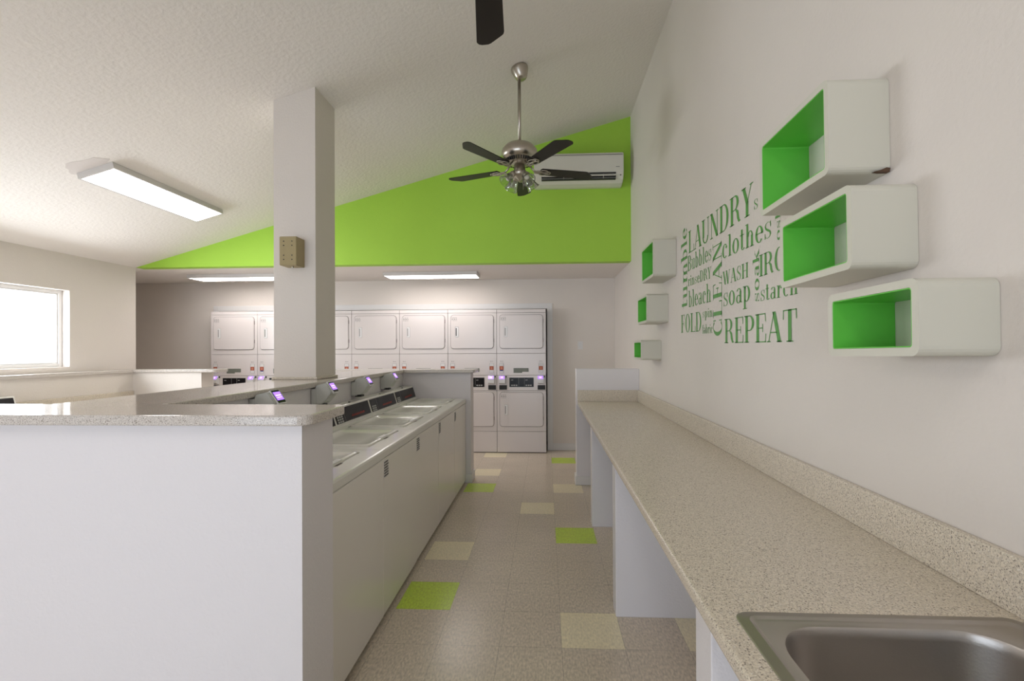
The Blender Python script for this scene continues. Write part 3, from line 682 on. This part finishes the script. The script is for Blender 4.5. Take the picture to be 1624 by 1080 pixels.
    if ch == 's': return .44, S_(.05, .40, 0, XH)
    return .3, []
def word_mesh(bm, text, place, stretch_h=1.0):
    """place(u in 0..1, v in cap heights) -> wall (Y, Z)"""
    x = 0; polys = []
    for ch in text:
        a, P = G(ch); polys += [[(p[0]+x, p[1]) for p in q] for q in P]; x += a+.02
    for q in polys:
        vs = []
        for px_, py_ in q:
            Y, Z_ = place(px_/x, py_); vs.append(bm.verts.new((-.0015, Y, Z_)))
        try: bm.faces.new(vs)
        except ValueError: pass
deco = thing('wall_lettering', 'green serif word art on the right wall listing laundry words around LAUNDRY and REPEAT', 'wall decal', (XR, 0, 0))
def hw(text, yl, yr, z0l, z0r, h):
    bm = NB(); word_mesh(bm, text, lambda u, v: (yl+(yr-yl)*u, z0l+(z0r-z0l)*u+v*h))
    o = obj('word', bm, DECAL, deco); o['label'] = 'green word ' + text
def vw(text, yl, yr, zb, zt):   # reads upward; cap tops toward the left (larger Y)
    bm = NB(); word_mesh(bm, text, lambda u, v: (yr+(yl-yr)*v, zb+(zt-zb)*u))
    o = obj('word', bm, DECAL, deco); o['label'] = 'green upright-running word ' + text
hw('LAUNDRY', 3.262, 2.255, 2.100, 2.088, .150)
hw('s', 2.255, 2.205, 2.100, 2.094, .075)
hw('clothes', 2.655, 2.075, 1.944, 1.930, .116)
hw('Bubbles', 3.285, 2.815, 1.980, 1.973, .104)
hw('rinse', 3.277, 3.028, 1.877, 1.870, .071)
hw('DRY', 3.026, 2.822, 1.871, 1.865, .070)
hw('bleach', 3.268, 2.825, 1.730, 1.726, .113)
hw('FOLD', 3.447, 2.995, 1.561, 1.555, .127)
hw('spin', 2.984, 2.802, 1.639, 1.634, .056)
hw('fabric', 2.986, 2.803, 1.540, 1.537, .055)
hw('WASH', 2.643, 2.312, 1.797, 1.792, .074)
hw('soap', 2.641, 2.288, 1.676, 1.676, .115)
hw('IRON', 2.203, 1.865, 1.774, 1.772, .100)
hw('starch', 2.193, 1.868, 1.660, 1.658, .078)
hw('REPEAT', 2.625, 1.868, 1.474, 1.470, .132)
vw('CLEAN', 2.795, 2.658, 1.512, 2.066)
vw('tumble', 3.436, 3.296, 1.728, 2.306)
vw('soak', 2.268, 2.203, 1.658, 1.912)
vw('osl', 2.048, 2.005, 1.900, 2.020)

# ------------------------------------------------------------------ ceiling lights
def panel_light(label, loc, rot, along='y', group='flat panel ceiling lights'):
    t = thing('panel_light', label, 'ceiling light', loc, rot, group)
    lx, ly = (.302, 1.226) if along == 'y' else (1.226, .302)
    bm = NB(); h = .048; b_ = .014
    for x0, x1, y0, y1 in ((-lx/2, lx/2, -ly/2, -ly/2+b_), (-lx/2, lx/2, ly/2-b_, ly/2), (-lx/2, -lx/2+b_, -ly/2+b_, ly/2-b_), (lx/2-b_, lx/2, -ly/2+b_, ly/2-b_)):
        box(bm, x0, x1, y0, y1, -h, 0)
    box(bm, -lx/2+b_, lx/2-b_, -ly/2+b_, ly/2-b_, -.012, -.002)
    obj('frame', bm, LAMPF, t)
    bm = NB(); box(bm, -lx/2+b_, lx/2-b_, -ly/2+b_, ly/2-b_, -h+.002, -h+.008); obj('diffuser', bm, LAMPD, t)
    return t
AN = -math.atan(SL)
panel_light('flat white panel light on the sloped ceiling, left of the column', (-3.485, 4.05, cz(-3.485)-.001), (0, AN, 0))
panel_light('flat white panel light on the alcove ceiling left of the column', (-4.13, 6.09, ZS-.001), (0, 0, 0), 'x')
panel_light('flat white panel light on the alcove ceiling right of the column', (-1.49, 6.09, ZS-.001), (0, 0, 0), 'x')
panel_light('unseen flat white panel light on the sloped ceiling behind the camera', (-3.485, 0.2, cz(-3.485)-.001), (0, AN, 0))  # unseen panel, assumed on this ceiling to raise the overhead light
panel_light('added fill panel on the sloped ceiling behind the camera, near the right wall', (-.6, -.9, cz(-.6)-.001), (0, AN, 0))  # no known fixture here: added as fill for the counter and aisle floor
bm = NB(); pts = []
rnd = random.Random(2)
for i in range(18):
    a = 2*PI*i/18; pts.append((.17*math.cos(a)*rnd.uniform(.8, 1.1), .10*math.sin(a)*rnd.uniform(.8, 1.15)))
prism(bm, pts, 'z', -.0012, .0005); pt = obj('ceiling_patch', bm, PATCH); pt.location = (-3.50, 3.40, cz(-3.50)-.0005); pt.rotation_euler = (0, AN, 0)
tag(pt, 'small rough repair patch on the ceiling at the near end of the panel light', 'paint patch')

# ------------------------------------------------------------------ ceiling fans
def fan(label, loc, phase, lights=True):
    """loc = point on the ceiling surface"""
    f = thing('ceiling_fan', label, 'ceiling fan', loc, group='dark-bladed ceiling fans')
    bm = NB()
    lathe(bm, [(0, .0), (.071, .0), (.073, -.012), (.070, -.030), (.058, -.062), (.047, -.088), (.036, -.100), (.016, -.104), (0, -.104)], 32, M=Matrix.Rotation(AN*.8, 4, 'Y')); obj('canopy', bm, NICKEL, f)
    bm = NB(); tube(bm, [(0, 0, -.09), (0, 0, -.63)], .0135, 14); obj('downrod', bm, NICKEL, f)
    zb = -.850
    bm = NB(); lathe(bm, [(0, -.615), (.028, -.618), (.06, -.630), (.115, -.655), (.145, -.690), (.150, -.715), (.150, -.758), (.140, -.762), (.138, -.770), (.118, -.775), (.09, -.800), (.05, -.812), (0, -.812)], 48); mh = obj('motor_housing', bm, NICKEL, f)
    bm = NB()
    for k in range(36):
        a = 2*PI*k/36; M = Matrix.Rotation(a, 4, 'Z'); t = bmesh.new(); box(t, .098, .122, -.004, .004, -.796, -.7745); merge(bm, t, 0, M)
    obj('vent_slot', bm, BLACKM, mh)
    bm = NB(); lathe(bm, [(0, -.805), (.045, -.806), (.048, -.86), (.055, -.866), (.058, -.89), (.045, -.905), (.018, -.93), (.012, -.945), (0, -.948)], 32); obj('light_fitter', bm, NICKEL, f)
    for k in range(5):
        a = math.radians(phase+72*k); M = Matrix.Rotation(a, 4, 'Z') @ Matrix.Translation((0, 0, zb)) @ Matrix.Rotation(math.radians(-5), 4, 'X')
        t = bmesh.new()
        prism(t, [(.185, -.050), (.56, -.067), (.578, -.064), (.588, -.056), (.640, -.004), (.648, .010), (.650, .040), (.644, .056), (.628, .066), (.185, .053), (.175, .03), (.175, -.03)], 'z', -.003, .003)
        bm = NB(); merge(bm, t, 0, M); bl = obj('blade', bm, BLADE, f)
        bm = NB()
        def ringo(cx, cy, rx, ry, r=.005):
            tube(bm, [M @ Vector((cx+rx*math.cos(q), cy+ry*math.sin(q), -.008)) for q in [2*PI*i/20 for i in range(20)]], r, 6, closed=True)
        ringo(.155, 0, .032, .022); ringo(.205, .023, .030, .018); ringo(.205, -.023, .030, .018); ringo(.245, 0, .020, .024)
        tube(bm, [M @ Vector((.085, 0, .045)), M @ Vector((.115, 0, .01)), M @ Vector((.14, 0, -.006)), M @ Vector((.25, 0, -.008))], .008, 8)
        obj('blade_bracket', bm, NICKEL, bl)
    if lights:
        for k in range(4):
            a = math.radians(35+90*k)
            M = Matrix.Rotation(a, 4, 'Z') @ Matrix.Translation((.050, 0, -.880)) @ Matrix.Rotation(math.radians(-42), 4, 'Y')
            bm = NB(); lathe(bm, [(0, 0), (.016, -.002), (.024, -.02), (.026, -.042), (.022, -.046), (0, -.046)], 20, M=M); ho = obj('lamp_holder', bm, NICKEL, f)
            bm = NB(); lathe(bm, [(.024, -.040), (.032, -.055), (.040, -.080), (.044, -.105), (.052, -.128), (.058, -.135), (.056, -.1355), (.050, -.128), (.042, -.105), (.038, -.080), (.030, -.056), (.022, -.040)], 24, M=M); obj('glass_shade', bm, CLEARG, ho)
            bm = NB(); lathe(bm, [(0, -.044), (.010, -.046), (.014, -.065), (.020, -.085), (.018, -.100), (.008, -.108), (0, -.109)], 16, M=M); obj('bulb', bm, BULB, ho)
    bm = NB(); tube(bm, [(.03, -.01, -.90), (.03, -.01, -1.02)], .0012, 5); obj('pull_chain', bm, NICKEL, f)
    return f
fan('nickel ceiling fan with five dark blades and clear glass shades, hanging before the green wall', (-.208, 3.86, cz(-.208)), 17)
fan('nearer ceiling fan of which only one black blade tip shows at the top edge', (-.200, 1.62, cz(-.200)), 95.6)

# ------------------------------------------------------------------ air conditioner
ac = thing('air_conditioner', 'white split air conditioner high on the green wall in the right corner', 'air conditioner', (-.12, YG, 3.30))
AW, AH, AD = .995, .335, .215
prof = [(0, 0), (-.06, -.004), (-.125, .012), (-.175, .045), (-.205, .09), (-.213, .13), (-.213, .29), (-.205, .325), (-.19, AH), (0, AH)]
bm = NB(); prism(bm, prof, 'x', 0, AW); bmesh.ops.recalc_face_normals(bm, faces=bm.faces[:])
bmesh.ops.bevel(bm, geom=[e for e in bm.edges if abs(e.verts[0].co.x-e.verts[1].co.x) < 1e-5], offset=.006, segments=2, affect='EDGES'); obj('housing', bm, ACW, ac)
bm = NB(); box(bm, .012, AW-.012, -.2155, -.211, .305, .3075); box(bm, .085, AW-.085, -.216, -.20, .092, .108); box(bm, .085, AW-.085, -.2085, -.17, .060, .0755); box(bm, .085, AW-.085, -.198, -.15, .038, .050); obj('air_slot', bm, BLACKM, ac)
bm = NB(); M = Matrix.Translation((0, -.205, .075)) @ Matrix.Rotation(math.radians(30), 4, 'X')
t = bmesh.new(); box(t, .09, AW-.09, -.014, .003, .0, .010, bev=.002); merge(bm, t, 0, M)
for x in (.33, .55, .77): box(bm, x, x+.004, -.215, -.19, .045, .10)
obj('louver', bm, ACW, ac)
bm = NB(); box(bm, AW-.085, AW-.045, -.2145, -.212, .165, .171); box(bm, AW-.04, AW-.025, -.204, -.19, .075, .085); obj('maker_mark', bm, GREYL, ac)

# ------------------------------------------------------------------ light switch
ls = thing('light_switch', 'white wall switch plate on the back wall right of the dryers', 'light switch', (.497, YB, 1.50))
bm = NB(); box(bm, -.036, .036, -.006, 0, -.058, .058, bev=.002); obj('plate', bm, TRIM, ls)
bm = NB(); box(bm, -.016, .016, -.011, -.005, -.032, .032, bev=.002); obj('rocker', bm, READW, ls)
